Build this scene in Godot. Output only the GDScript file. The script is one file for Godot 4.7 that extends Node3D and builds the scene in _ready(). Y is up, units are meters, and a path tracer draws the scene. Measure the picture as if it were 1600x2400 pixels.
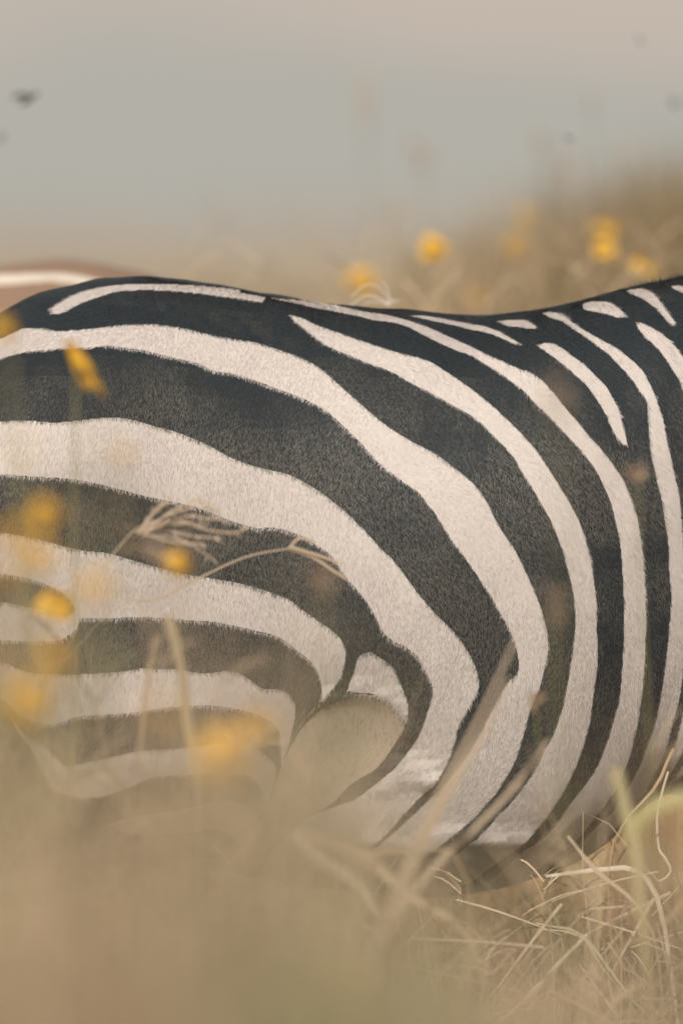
extends Node3D
# A zebra's flank in tall dry savanna grass, seen through a long lens.

const HAZE_NOISE_SEED := 11
const MAP_LEFT := -0.80      # the coat map: a side view of the animal, 1.1 mm a pixel
const MAP_WIDE := 2.25
const MAP_TALL := 1.70
const MAP_COLUMNS := 2045
const MAP_ROWS := 1545
const LOFT_FROM := -0.68
const LOFT_STEP := 0.03
const FINE_STEP := 0.005
# heights of the back and of the belly and half the girth, every 3 cm from the buttocks to the chest
const BACK_LINE := [0.938, 0.980, 1.027, 1.060, 1.090, 1.120, 1.150, 1.180, 1.204, 1.225, 1.243, 1.255, 1.263, 1.269, 1.271, 1.271, 1.268, 1.263, 1.257, 1.251, 1.246, 1.241, 1.237, 1.234, 1.231, 1.229, 1.227, 1.225, 1.224, 1.226, 1.230, 1.235, 1.241, 1.249, 1.255, 1.260, 1.264, 1.269, 1.273, 1.274, 1.272, 1.270, 1.260, 1.245, 1.230, 1.207, 1.172, 1.136, 1.106]
const BELLY_LINE := [0.856, 0.837, 0.815, 0.795, 0.779, 0.763, 0.747, 0.731, 0.715, 0.699, 0.683, 0.667, 0.651, 0.633, 0.613, 0.592, 0.574, 0.564, 0.555, 0.547, 0.541, 0.537, 0.535, 0.533, 0.531, 0.530, 0.530, 0.532, 0.537, 0.543, 0.550, 0.560, 0.573, 0.590, 0.615, 0.640, 0.654, 0.657, 0.661, 0.669, 0.678, 0.688, 0.704, 0.725, 0.746, 0.777, 0.824, 0.872, 0.912]
const HALF_WIDTH := [0.055, 0.080, 0.110, 0.137, 0.158, 0.179, 0.198, 0.211, 0.221, 0.232, 0.243, 0.250, 0.250, 0.250, 0.250, 0.250, 0.250, 0.251, 0.252, 0.253, 0.254, 0.256, 0.261, 0.267, 0.273, 0.279, 0.284, 0.285, 0.285, 0.285, 0.285, 0.284, 0.277, 0.269, 0.261, 0.253, 0.244, 0.235, 0.227, 0.218, 0.211, 0.205, 0.198, 0.192, 0.177, 0.159, 0.138, 0.110, 0.085]

var rng := RandomNumberGenerator.new()
var numbers := {}
var coat: Image                      # stripes: red 1 white hair, 0 dark hair, green: bare-ish belly skin
var fine_back := PackedFloat32Array()
var fine_belly := PackedFloat32Array()
var fine_wide := PackedFloat32Array()
var bone_a: PackedVector3Array
var bone_b: PackedVector3Array
var bone_ra: PackedFloat32Array
var bone_rb: PackedFloat32Array
var bone_soft: PackedFloat32Array
var folds: Array[PackedVector2Array] = []
var body_points := PackedVector3Array()
var body_normals := PackedVector3Array()
var body_index := PackedInt32Array()
var body_mesh: ArrayMesh
var wander := FastNoiseLite.new()


func _ready() -> void:
	rng.seed = 20240607
	wander.seed = 5
	wander.frequency = 1.0
	wander.fractal_octaves = 3
	# ---- camera, sky, sun, exposure
	var cam := Camera3D.new()
	cam.name = "camera"
	var lens := CameraAttributesPhysical.new()
	lens.frustum_focal_length = 195.0
	lens.frustum_focus_distance = 9.73
	lens.exposure_aperture = 1.95
	lens.frustum_near = 0.05
	lens.frustum_far = 4000.0
	cam.attributes = lens
	add_child(cam)
	cam.look_at_from_position(Vector3(0.0, 1.28, 10.0), Vector3(0.0, 0.987, 0.0))
	cam.fov = rad_to_deg(2.0 * atan(0.615 / 10.0043))
	cam.near = 0.05
	cam.far = 4000.0
	print("fov ", cam.fov, " far ", cam.far)

	var env := Environment.new()
	env.background_mode = Environment.BG_SKY
	env.sky = Sky.new()
	var pano := PanoramaSkyMaterial.new()
	pano.panorama = ImageTexture.create_from_image(make_sky())
	env.sky.sky_material = pano
	env.tonemap_mode = Environment.TONE_MAPPER_LINEAR
	env.tonemap_exposure = 1.0
	env.sdfgi_enabled = true
	env.ssao_enabled = true
	env.ssil_enabled = true
	var around := WorldEnvironment.new()
	around.name = "world_environment"
	around.environment = env
	add_child(around)

	var sun := DirectionalLight3D.new()
	sun.name = "sun"
	sun.light_energy = 1.15
	sun.light_color = Color(1.0, 0.97, 0.925)
	sun.light_angular_distance = 0.8
	sun.shadow_enabled = true
	add_child(sun)
	sun.look_at_from_position(Vector3(-2.8, 5.6, 6.6), Vector3.ZERO)

	build_ground()
	build_zebra()
	build_grass()
	build_flowers()
	build_stalks()
	build_insects()


# ------------------------------------------------------------------ naming

func numbered(called: String) -> String:
	var n: int = numbers.get(called, 0)
	numbers[called] = n + 1
	return called if n == 0 else "%s_%03d" % [called, n]


func tag(o: Node, label: String, category: String, group := "", kind := "") -> void:
	if label: o.set_meta("label", label)
	if category: o.set_meta("category", category)
	if group: o.set_meta("group", group)
	if kind: o.set_meta("kind", kind)


func base(called: String, at: Vector3, label: String, category: String, group := "") -> Node3D:
	var o := Node3D.new()
	o.name = numbered(called)
	add_child(o)
	o.position = at
	tag(o, label, category, group)
	return o


func put(called: String, m: Mesh, mat: Material, parent: Node) -> MeshInstance3D:
	var o := MeshInstance3D.new()
	o.name = numbered(called) if parent == self else called
	o.mesh = m
	o.material_override = mat
	parent.add_child(o, true)
	return o


func lin(r: float, g: float, b: float) -> Color:
	return Color(r, g, b).linear_to_srgb()


func paint(r: float, g: float, b: float, rough := 0.7, spec := 0.3) -> StandardMaterial3D:
	var m := StandardMaterial3D.new()
	m.albedo_color = lin(r, g, b)
	m.roughness = rough
	m.metallic_specular = spec
	return m


func tinted(rough := 0.7, spec := 0.3, through := 0.0) -> StandardMaterial3D:
	var m := StandardMaterial3D.new()
	m.vertex_color_use_as_albedo = true
	m.roughness = rough
	m.metallic_specular = spec
	m.cull_mode = BaseMaterial3D.CULL_DISABLED
	if through > 0.0:
		m.backlight_enabled = true
		m.backlight = Color(through, through, through)
	return m


# ------------------------------------------------------------------ sky

func sky_at(up: float, around: float, wisps: FastNoiseLite) -> Color:
	# up in degrees above the horizon, around in degrees; a thin warm haze, grey-green air, a deck of pinkish cloud
	var haze := Color(0.45, 0.375, 0.295)
	var air := Color(0.446, 0.434, 0.388)
	var cloud := Color(0.560, 0.478, 0.412)
	if up < 0.0:
		return haze
	var a := deg_to_rad(around)
	var n := wisps.get_noise_3d(sin(a) * 9.0, up * 0.55, cos(a) * 9.0)
	var c := haze.lerp(air, smoothstep(0.05, 0.55, up + 0.25 * n))
	c = c.lerp(cloud, 0.92 * smoothstep(0.95, 1.6, up + 0.9 * n) * (1.0 - smoothstep(6.0, 14.0, up)))
	if up > 4.0:
		var high := Color(0.50, 0.50, 0.49).lerp(Color(0.60, 0.55, 0.49), clampf(0.5 + 1.2 * wisps.get_noise_3d(sin(a) * 3.0 + 40.0, up * 0.05, cos(a) * 3.0), 0.0, 1.0))
		c = c.lerp(high, smoothstep(4.0, 16.0, up))
	return c


func make_sky() -> Image:
	var wisps := FastNoiseLite.new()
	wisps.seed = HAZE_NOISE_SEED
	wisps.frequency = 0.9
	wisps.fractal_octaves = 3
	var low := Image.create(512, 256, false, Image.FORMAT_RGBF)
	for y in 256:
		var up := 90.0 - (y + 0.5) * 180.0 / 256.0
		for x in 512:
			low.set_pixel(x, y, sky_at(up, (x + 0.5) * 360.0 / 512.0 - 180.0, wisps))
	low.resize(4096, 2048, Image.INTERPOLATE_BILINEAR)
	for y in range(2048 / 2 - 80, 2048 / 2 + 4):
		var up := 90.0 - (y + 0.5) * 180.0 / 2048.0
		for x in range(0, 4096):
			low.set_pixel(x, y, sky_at(up, (x + 0.5) * 360.0 / 4096.0 - 180.0, wisps))
	return low


# ------------------------------------------------------------------ ground and far rise

func build_ground() -> void:
	var m := StandardMaterial3D.new()
	var n := NoiseTexture2D.new()
	n.width = 512
	n.height = 512
	n.seamless = true
	n.noise = FastNoiseLite.new()
	n.noise.seed = 3
	n.noise.frequency = 0.02
	n.noise.fractal_octaves = 5
	n.color_ramp = Gradient.new()
	n.color_ramp.colors = PackedColorArray([lin(0.10, 0.085, 0.045), lin(0.30, 0.225, 0.13)])
	m.albedo_texture = n
	m.uv1_triplanar = true
	m.uv1_world_triplanar = true
	m.uv1_scale = Vector3(0.35, 0.35, 0.35)
	m.roughness = 0.95
	var g := PlaneMesh.new()
	g.size = Vector2(2400, 2400)
	var o := put("ground", g, m, self)
	tag(o, "dry straw coloured savanna ground under the grass", "ground", "", "structure")
	# a low far rise that closes the plain
	var st := SurfaceTool.new()
	st.begin(Mesh.PRIMITIVE_TRIANGLES)
	var cols := 160
	for j in 8:
		for i in cols + 1:
			var a := TAU * i / cols
			var r := 330.0 + j * 26.0
			var h := sin(PI * j / 7.0) * (2.1 + 1.1 * wander.get_noise_2d(cos(a) * 4.0, sin(a) * 4.0))
			st.add_vertex(Vector3(sin(a) * r, h - 0.02, -cos(a) * r))
	for j in 7:
		for i in cols:
			var k := j * (cols + 1) + i
			for q in [k, k + 1, k + cols + 1, k + 1, k + cols + 2, k + cols + 1]:
				st.add_index(q)
	st.generate_normals()
	var hm := paint(0.36, 0.29, 0.20, 0.95, 0.1)
	hm.cull_mode = BaseMaterial3D.CULL_DISABLED
	tag(put("hills", st.commit(), hm, self), "low tan grassy rise along the far horizon", "hills", "", "structure")


# ------------------------------------------------------------------ the zebra: coat map

func stripe(_called: String, flat: Array, shade := Color(1, 0, 0)) -> void:
	# a closed outline in half millimetres on the animal's side, smoothed and filled into the coat map
	var raw := PackedVector2Array()
	for i in range(0, flat.size(), 2):
		raw.append(Vector2((flat[i] / 2000.0 - MAP_LEFT) / MAP_WIDE * MAP_COLUMNS, (1.0 - flat[i + 1] / 2000.0 / MAP_TALL) * MAP_ROWS))
	var fine := PackedVector2Array()
	var n := raw.size()
	for i in n:
		var p0 := raw[(i + n - 1) % n]
		var p1 := raw[i]
		var p2 := raw[(i + 1) % n]
		var p3 := raw[(i + 2) % n]
		var sharp := (p1 - p0).normalized().dot((p2 - p1).normalized()) < 0.2 or (p2 - p1).normalized().dot((p3 - p2).normalized()) < 0.2
		for k in 5:
			var t := k / 5.0
			fine.append(p1.lerp(p2, t) if sharp else p1.cubic_interpolate(p2, p0, p3, t))
	var lo := INF
	var hi := -INF
	for p in fine:
		lo = minf(lo, p.y)
		hi = maxf(hi, p.y)
	n = fine.size()
	for row in range(maxi(0, int(lo)), mini(MAP_ROWS, int(hi) + 1)):
		var y := row + 0.5
		var cuts := []
		for i in n:
			var a := fine[i]
			var b := fine[(i + 1) % n]
			if (a.y <= y) != (b.y <= y):
				cuts.append(a.x + (b.x - a.x) * (y - a.y) / (b.y - a.y))
		cuts.sort()
		for i in range(0, cuts.size() - 1, 2):
			var from := maxi(0, int(round(cuts[i])))
			var to := mini(MAP_COLUMNS, int(round(cuts[i + 1])))
			if to > from:
				coat.fill_rect(Rect2i(from, row, to - from, 1), shade)


func band(path: PackedVector2Array, widths: PackedFloat32Array) -> void:
	# a stripe given by its middle line and widths, metres
	var left := []
	var right := []
	for i in path.size():
		var d := (path[mini(i + 1, path.size() - 1)] - path[maxi(i - 1, 0)]).normalized()
		var s := Vector2(-d.y, d.x) * widths[i] * 0.5
		left.append_array([(path[i].x + s.x) * 2000.0, (path[i].y + s.y) * 2000.0])
		right = [(path[i].x - s.x) * 2000.0, (path[i].y - s.y) * 2000.0] + right
	stripe("band", left + right)


func paint_coat() -> void:
	coat = Image.create(MAP_COLUMNS, MAP_ROWS, false, Image.FORMAT_RGB8)
	coat.fill(Color(0, 0, 0))
	# neck, head and legs, beyond what is near: bands across each
	for k in range(3, 11):
		var t := k / 10.0
		var c := Vector2(0.60, 1.08).lerp(Vector2(1.10, 1.46), t)
		var across := Vector2(-0.52, 0.85).lerp(Vector2(-0.72, 0.69), t) * lerpf(0.30, 0.17, t)
		band(PackedVector2Array([c - across, c - across * 0.3 + Vector2(0.012, 0), c + across * 0.4, c + across]), PackedFloat32Array([0.030, 0.034, 0.03, 0.02]))
	for k in 9:
		var c := Vector2(1.12, 1.43).lerp(Vector2(1.34, 1.16), k / 8.0)
		band(PackedVector2Array([c + Vector2(-0.12, -0.05), c, c + Vector2(0.10, 0.06)]), PackedFloat32Array([0.008, 0.013, 0.008]))
	for leg in [Vector2(-0.47, 0.0), Vector2(0.53, 0.0)]:
		for k in 13:
			var y: float = 0.08 + k * 0.043
			if leg.x < 0.0 and y > 0.56:
				continue
			band(PackedVector2Array([Vector2(leg.x - 0.14, y + 0.01), Vector2(leg.x, y - 0.006), Vector2(leg.x + 0.14, y + 0.012)]), PackedFloat32Array([0.02, 0.024, 0.018]))
	for k in 4:
		var x := 0.48 + 0.062 * k
		band(PackedVector2Array([Vector2(x - 0.02 - 0.03 * k, 1.25 + 0.03 * k), Vector2(x + 0.01, 1.12), Vector2(x + 0.02, 0.98), Vector2(x, 0.80)]), PackedFloat32Array([0.018, 0.03, 0.034, 0.02]))
	for k in 4:
		var y := 1.02 - 0.075 * k
		band(PackedVector2Array([Vector2(-0.70, y - 0.1), Vector2(-0.58, y - 0.02), Vector2(-0.50, y + 0.0)]), PackedFloat32Array([0.02, 0.03, 0.02]))
	white_stripes()

func white_stripes() -> void:
	stripe("belly_skin", [-104, 1464, -66, 1509, -34, 1532, 7, 1549, 42, 1562, 71, 1559, 103, 1547, 125, 1524, 147, 1492, 138, 1466, 112, 1424, 81, 1384, 23, 1347, -22, 1300, -73, 1266, -154, 1197, -238, 1093, -268, 1140, -195, 1249, -162, 1317, -143, 1383], Color(0, 1, 0))
	stripe("croup", [-687, 2464, -651, 2487, -623, 2500, -580, 2512, -537, 2519, -486, 2522, -414, 2522, -342, 2518, -288, 2513, -245, 2508, -239, 2501, -204, 2495, -181, 2490, -188, 2479, -219, 2483, -258, 2489, -305, 2495, -341, 2500, -413, 2506, -464, 2508, -514, 2506, -543, 2501, -586, 2487, -621, 2473, -650, 2457, -664, 2452, -682, 2452])
	stripe("thin_long", [-177, 2490, -130, 2485, -72, 2480, -9, 2470, 45, 2458, 104, 2449, 154, 2436, 200, 2421, 238, 2404, 277, 2387, 303, 2375, 341, 2357, 385, 2338, 420, 2322, 442, 2316, 467, 2299, 492, 2273, 517, 2242, 546, 2207, 580, 2166, 612, 2131, 634, 2102, 656, 2067, 674, 2026, 684, 1996, 691, 1978, 698, 1936, 704, 1890, 709, 1821, 712, 1744, 711, 1675, 708, 1609, 703, 1551, 696, 1496, 687, 1452, 677, 1412, 664, 1376, 652, 1346, 636, 1320, 618, 1293, 599, 1270, 577, 1239, 561, 1219, 536, 1195, 498, 1168, 467, 1137, 455, 1118, 406, 1074, 341, 1048, 328, 1071, 338, 1093, 384, 1143, 416, 1175, 444, 1199, 473, 1220, 501, 1247, 532, 1294, 558, 1330, 583, 1363, 602, 1395, 617, 1435, 627, 1461, 634, 1487, 648, 1537, 654, 1583, 657, 1630, 660, 1707, 659, 1784, 656, 1852, 652, 1906, 643, 1952, 635, 1990, 624, 2024, 610, 2055, 593, 2089, 577, 2112, 554, 2141, 529, 2166, 504, 2194, 479, 2220, 454, 2242, 429, 2270, 397, 2295, 366, 2317, 334, 2336, 302, 2355, 269, 2366, 230, 2383, 192, 2402, 154, 2421, 119, 2431, 76, 2436, 37, 2446, -13, 2456, -64, 2465, -111, 2476, -150, 2484])
	stripe("back_to_belly", [-125, 2450, -95, 2442, -56, 2424, -9, 2408, 29, 2394, 76, 2379, 122, 2364, 160, 2354, 203, 2342, 237, 2322, 275, 2297, 301, 2279, 320, 2264, 358, 2232, 405, 2188, 452, 2137, 484, 2090, 515, 2040, 541, 1995, 556, 1964, 569, 1926, 581, 1876, 591, 1815, 596, 1765, 597, 1708, 599, 1650, 593, 1592, 588, 1550, 581, 1495, 568, 1449, 559, 1417, 544, 1381, 525, 1341, 500, 1298, 475, 1261, 453, 1234, 431, 1210, 409, 1190, 368, 1158, 336, 1133, 304, 1107, 264, 1086, 236, 1009, 103, 1009, 162, 1097, 206, 1135, 257, 1170, 302, 1209, 311, 1216, 330, 1233, 349, 1253, 368, 1277, 394, 1303, 419, 1333, 438, 1359, 457, 1389, 472, 1425, 491, 1457, 503, 1490, 517, 1532, 526, 1578, 535, 1632, 541, 1678, 545, 1724, 545, 1762, 539, 1808, 527, 1857, 514, 1903, 497, 1949, 481, 1983, 463, 2014, 444, 2048, 417, 2089, 411, 2103, 395, 2125, 373, 2150, 348, 2175, 326, 2197, 300, 2216, 259, 2239, 213, 2265, 167, 2288, 122, 2313, 91, 2326, 56, 2339, 18, 2354, -25, 2372, -60, 2394, -87, 2416, -110, 2433])
	stripe("rump_to_belly", [-1066, 2292, -935, 2345, -860, 2374, -808, 2392, -772, 2408, -747, 2418, -706, 2419, -684, 2414, -662, 2412, -604, 2416, -554, 2422, -504, 2427, -446, 2427, -403, 2423, -356, 2414, -302, 2401, -242, 2390, -264, 2392, -218, 2387, -175, 2376, -140, 2364, -102, 2351, -63, 2332, -32, 2309, -2, 2282, 37, 2248, 83, 2208, 121, 2180, 171, 2150, 213, 2129, 254, 2100, 299, 2064, 318, 2044, 341, 2010, 359, 1972, 382, 1934, 405, 1900, 424, 1862, 443, 1820, 462, 1774, 474, 1736, 481, 1697, 481, 1659, 474, 1625, 463, 1582, 448, 1544, 436, 1509, 432, 1490, 425, 1464, 415, 1429, 402, 1396, 380, 1357, 361, 1327, 336, 1297, 301, 1260, 231, 1204, 170, 1147, 102, 1090, 62, 1009, -103, 1009, 0, 1107, 77, 1191, 154, 1263, 220, 1328, 255, 1365, 291, 1412, 321, 1464, 346, 1515, 360, 1544, 375, 1571, 390, 1594, 409, 1613, 414, 1636, 409, 1667, 401, 1694, 386, 1728, 367, 1759, 352, 1789, 329, 1823, 306, 1858, 279, 1896, 256, 1926, 237, 1956, 215, 1991, 199, 2010, 178, 2037, 152, 2054, 127, 2073, 105, 2089, 83, 2108, 52, 2142, 29, 2166, 2, 2191, -32, 2221, -71, 2244, -117, 2263, -163, 2280, -209, 2297, -255, 2311, -301, 2318, -337, 2335, -391, 2348, -427, 2357, -470, 2367, -517, 2373, -553, 2377, -589, 2373, -625, 2371, -661, 2370, -696, 2366, -740, 2363, -776, 2355, -805, 2346, -867, 2326, -1033, 2224])
	stripe("haunch_to_flank", [-1070, 2124, -922, 2188, -799, 2200, -737, 2203, -671, 2199, -615, 2203, -570, 2208, -520, 2209, -474, 2200, -433, 2187, -392, 2177, -351, 2161, -311, 2144, -264, 2118, -213, 2098, -162, 2085, -127, 2077, -86, 2057, -45, 2032, 0, 1997, 19, 1981, 38, 1962, 60, 1940, 89, 1908, 121, 1877, 146, 1845, 171, 1810, 199, 1776, 222, 1751, 249, 1724, 275, 1694, 298, 1659, 314, 1625, 321, 1590, 318, 1571, 306, 1548, 291, 1521, 274, 1491, 268, 1461, 259, 1428, 243, 1392, 221, 1355, 189, 1323, 151, 1283, 104, 1228, 65, 1190, 24, 1110, -140, 1044, -170, 1161, -73, 1266, 23, 1308, 55, 1328, 87, 1355, 119, 1382, 144, 1411, 170, 1447, 189, 1483, 198, 1512, 208, 1541, 214, 1570, 206, 1599, 192, 1625, 178, 1651, 146, 1677, 124, 1686, 98, 1708, 79, 1746, 60, 1778, 35, 1809, 12, 1835, -7, 1863, -29, 1892, -58, 1911, -80, 1926, -105, 1937, -134, 1947, -166, 1952, -195, 1950, -220, 1956, -252, 1966, -281, 1977, -315, 1991, -366, 2006, -442, 2022, -513, 2041, -569, 2056, -629, 2067, -695, 2072, -746, 2075, -797, 2077, -919, 2049, -1088, 1974])
	stripe("haunch_forked", [-1088, 1893, -919, 1944, -797, 1942, -766, 1938, -695, 1925, -644, 1910, -593, 1900, -543, 1894, -482, 1876, -416, 1857, -366, 1844, -290, 1831, -223, 1818, -156, 1797, -121, 1783, -93, 1761, -61, 1739, -29, 1717, -3, 1694, 9, 1672, 10, 1650, 3, 1618, 1, 1607, -15, 1581, -41, 1552, -66, 1522, -92, 1493, -111, 1464, -72, 1519, -53, 1539, -47, 1571, -50, 1597, -63, 1625, -82, 1648, -107, 1667, -136, 1689, -160, 1701, -195, 1709, -236, 1719, -268, 1726, -300, 1732, -353, 1736, -416, 1742, -479, 1746, -527, 1743, -574, 1743, -609, 1743, -612, 1734, -620, 1715, -638, 1702, -660, 1690, -718, 1688, -800, 1687, -925, 1674, -1095, 1616, -1090, 1731, -922, 1772, -798, 1778, -750, 1772, -718, 1765, -702, 1763, -663, 1754, -631, 1753, -619, 1765, -638, 1791, -669, 1813, -708, 1829, -749, 1838, -798, 1844, -921, 1843, -1089, 1797])
	stripe("thigh_upper", [-1016, 1532, -865, 1582, -801, 1633, -752, 1619, -719, 1612, -671, 1611, -606, 1612, -543, 1616, -495, 1621, -466, 1626, -416, 1624, -375, 1623, -343, 1615, -299, 1614, -269, 1617, -238, 1611, -213, 1595, -183, 1575, -152, 1574, -127, 1564, -109, 1538, -109, 1502, -116, 1471, -124, 1435, -140, 1390, -142, 1430, -145, 1471, -167, 1498, -198, 1514, -238, 1527, -289, 1536, -350, 1538, -421, 1533, -482, 1523, -553, 1517, -605, 1513, -641, 1502, -673, 1490, -705, 1492, -755, 1510, -804, 1547, -869, 1518, -1026, 1430])
	stripe("thigh_middle", [-773, 1497, -743, 1461, -711, 1448, -680, 1423, -643, 1394, -595, 1404, -543, 1417, -472, 1433, -390, 1439, -319, 1445, -264, 1449, -228, 1445, -193, 1431, -168, 1409, -152, 1388, -155, 1351, -165, 1319, -177, 1295, -186, 1331, -198, 1353, -224, 1372, -289, 1377, -365, 1376, -431, 1372, -472, 1358, -514, 1339, -555, 1324, -597, 1319, -634, 1324, -673, 1334, -703, 1382, -733, 1435, -764, 1471])
	stripe("thigh_lower", [-547, 1258, -474, 1278, -412, 1287, -351, 1297, -300, 1311, -249, 1309, -214, 1294, -194, 1271, -207, 1233, -220, 1205, -236, 1202, -261, 1229, -301, 1242, -342, 1235, -444, 1231, -516, 1237])
	stripe("stifle_patch", [-507, 1114, -423, 1124, -320, 1155, -263, 1138, -258, 1093, -276, 1067, -350, 1061, -455, 1072])
	stripe("flank_fold_patch", [39, 1649, 52, 1658, 68, 1662, 80, 1655, 103, 1640, 122, 1624, 134, 1598, 144, 1573, 154, 1547, 157, 1522, 155, 1502, 144, 1502, 125, 1528, 103, 1550, 71, 1563, 42, 1565, 14, 1570, 20, 1591, 30, 1617])
	stripe("shoulder", [478, 2452, 490, 2455, 512, 2453, 530, 2445, 548, 2429, 576, 2411, 607, 2394, 642, 2375, 673, 2351, 701, 2326, 720, 2295, 735, 2261, 744, 2232, 754, 2203, 760, 2165, 769, 2124, 778, 2079, 788, 2038, 794, 1988, 801, 1888, 807, 1788, 806, 1687, 801, 1608, 793, 1548, 780, 1497, 775, 1477, 770, 1449, 759, 1415, 744, 1378, 726, 1340, 721, 1323, 695, 1299, 670, 1263, 654, 1239, 627, 1200, 598, 1175, 576, 1146, 537, 1123, 489, 1121, 515, 1154, 550, 1183, 566, 1200, 584, 1225, 609, 1252, 632, 1271, 654, 1301, 673, 1331, 691, 1368, 707, 1401, 722, 1444, 734, 1483, 746, 1534, 753, 1581, 758, 1628, 765, 1686, 770, 1751, 771, 1801, 766, 1859, 764, 1916, 756, 1966, 749, 2016, 739, 2054, 732, 2088, 724, 2121, 720, 2165, 718, 2203, 717, 2235, 713, 2254, 700, 2270, 678, 2302, 653, 2330, 632, 2353, 607, 2373, 579, 2395, 548, 2414, 523, 2432, 492, 2443])
	stripe("girth", [861, 2038, 881, 1887, 874, 1737, 854, 1584, 830, 1502, 807, 1437, 796, 1403, 778, 1369, 767, 1344, 739, 1309, 709, 1266, 688, 1255, 706, 1284, 734, 1329, 746, 1346, 762, 1370, 776, 1414, 788, 1448, 796, 1482, 815, 1585, 834, 1707, 841, 1838, 830, 1988])
	stripe("elbow", [837, 1444, 819, 1396, 810, 1371, 790, 1343, 769, 1321, 764, 1333, 783, 1354, 807, 1389, 824, 1440])
	stripe("withers_oval", [574, 2472, 584, 2478, 610, 2481, 635, 2478, 653, 2467, 665, 2456, 671, 2446, 654, 2443, 626, 2451, 595, 2457, 576, 2462])
	stripe("withers_short", [679, 2506, 693, 2509, 718, 2510, 736, 2503, 750, 2487, 762, 2469, 773, 2451, 785, 2435, 785, 2426, 772, 2431, 754, 2451, 736, 2470, 712, 2488, 688, 2498])
	stripe("withers_crest", [784, 2517, 799, 2519, 823, 2512, 841, 2496, 812, 2500, 791, 2509])
	stripe("shoulder_top", [694, 2431, 705, 2432, 730, 2421, 758, 2403, 783, 2378, 804, 2349, 826, 2327, 857, 2227, 881, 2108, 856, 2068, 831, 2178, 814, 2242, 802, 2270, 791, 2299, 775, 2324, 757, 2353, 741, 2375, 716, 2397, 701, 2416])
	stripe("saddle_inner", [460, 2378, 473, 2382, 495, 2383, 520, 2370, 545, 2352, 574, 2330, 599, 2305, 620, 2283, 636, 2254, 650, 2226, 657, 2194, 667, 2159, 665, 2143, 647, 2159, 632, 2185, 613, 2226, 591, 2261, 573, 2286, 544, 2313, 513, 2340, 482, 2362])
	stripe("saddle_dash", [366, 2435, 386, 2435, 424, 2437, 443, 2432, 459, 2422, 461, 2416, 442, 2416, 417, 2420, 388, 2423])
	stripe("saddle_thin", [154, 2448, 197, 2446, 240, 2439, 305, 2427, 333, 2423, 362, 2414, 387, 2401, 412, 2387, 426, 2379, 412, 2381, 393, 2387, 368, 2398, 336, 2409, 304, 2414, 270, 2423, 231, 2431, 193, 2439])


# ------------------------------------------------------------------ the zebra: body

func bone(a: Vector3, ra: float, b: Vector3, rb: float, soft := 0.05) -> void:
	bone_a.append(a)
	bone_b.append(b)
	bone_ra.append(ra)
	bone_rb.append(rb)
	bone_soft.append(soft)


func loft(values: Array) -> PackedFloat32Array:
	var out := PackedFloat32Array()
	var last := values.size() - 1
	var steps := int(round(last * LOFT_STEP / FINE_STEP))
	for i in steps + 1:
		var t := i * FINE_STEP / LOFT_STEP
		var k := mini(int(t), last - 1)
		out.append(cubic_interpolate(values[k], values[k + 1], values[maxi(k - 1, 0)], values[mini(k + 2, last)], t - k))
	return out


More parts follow.
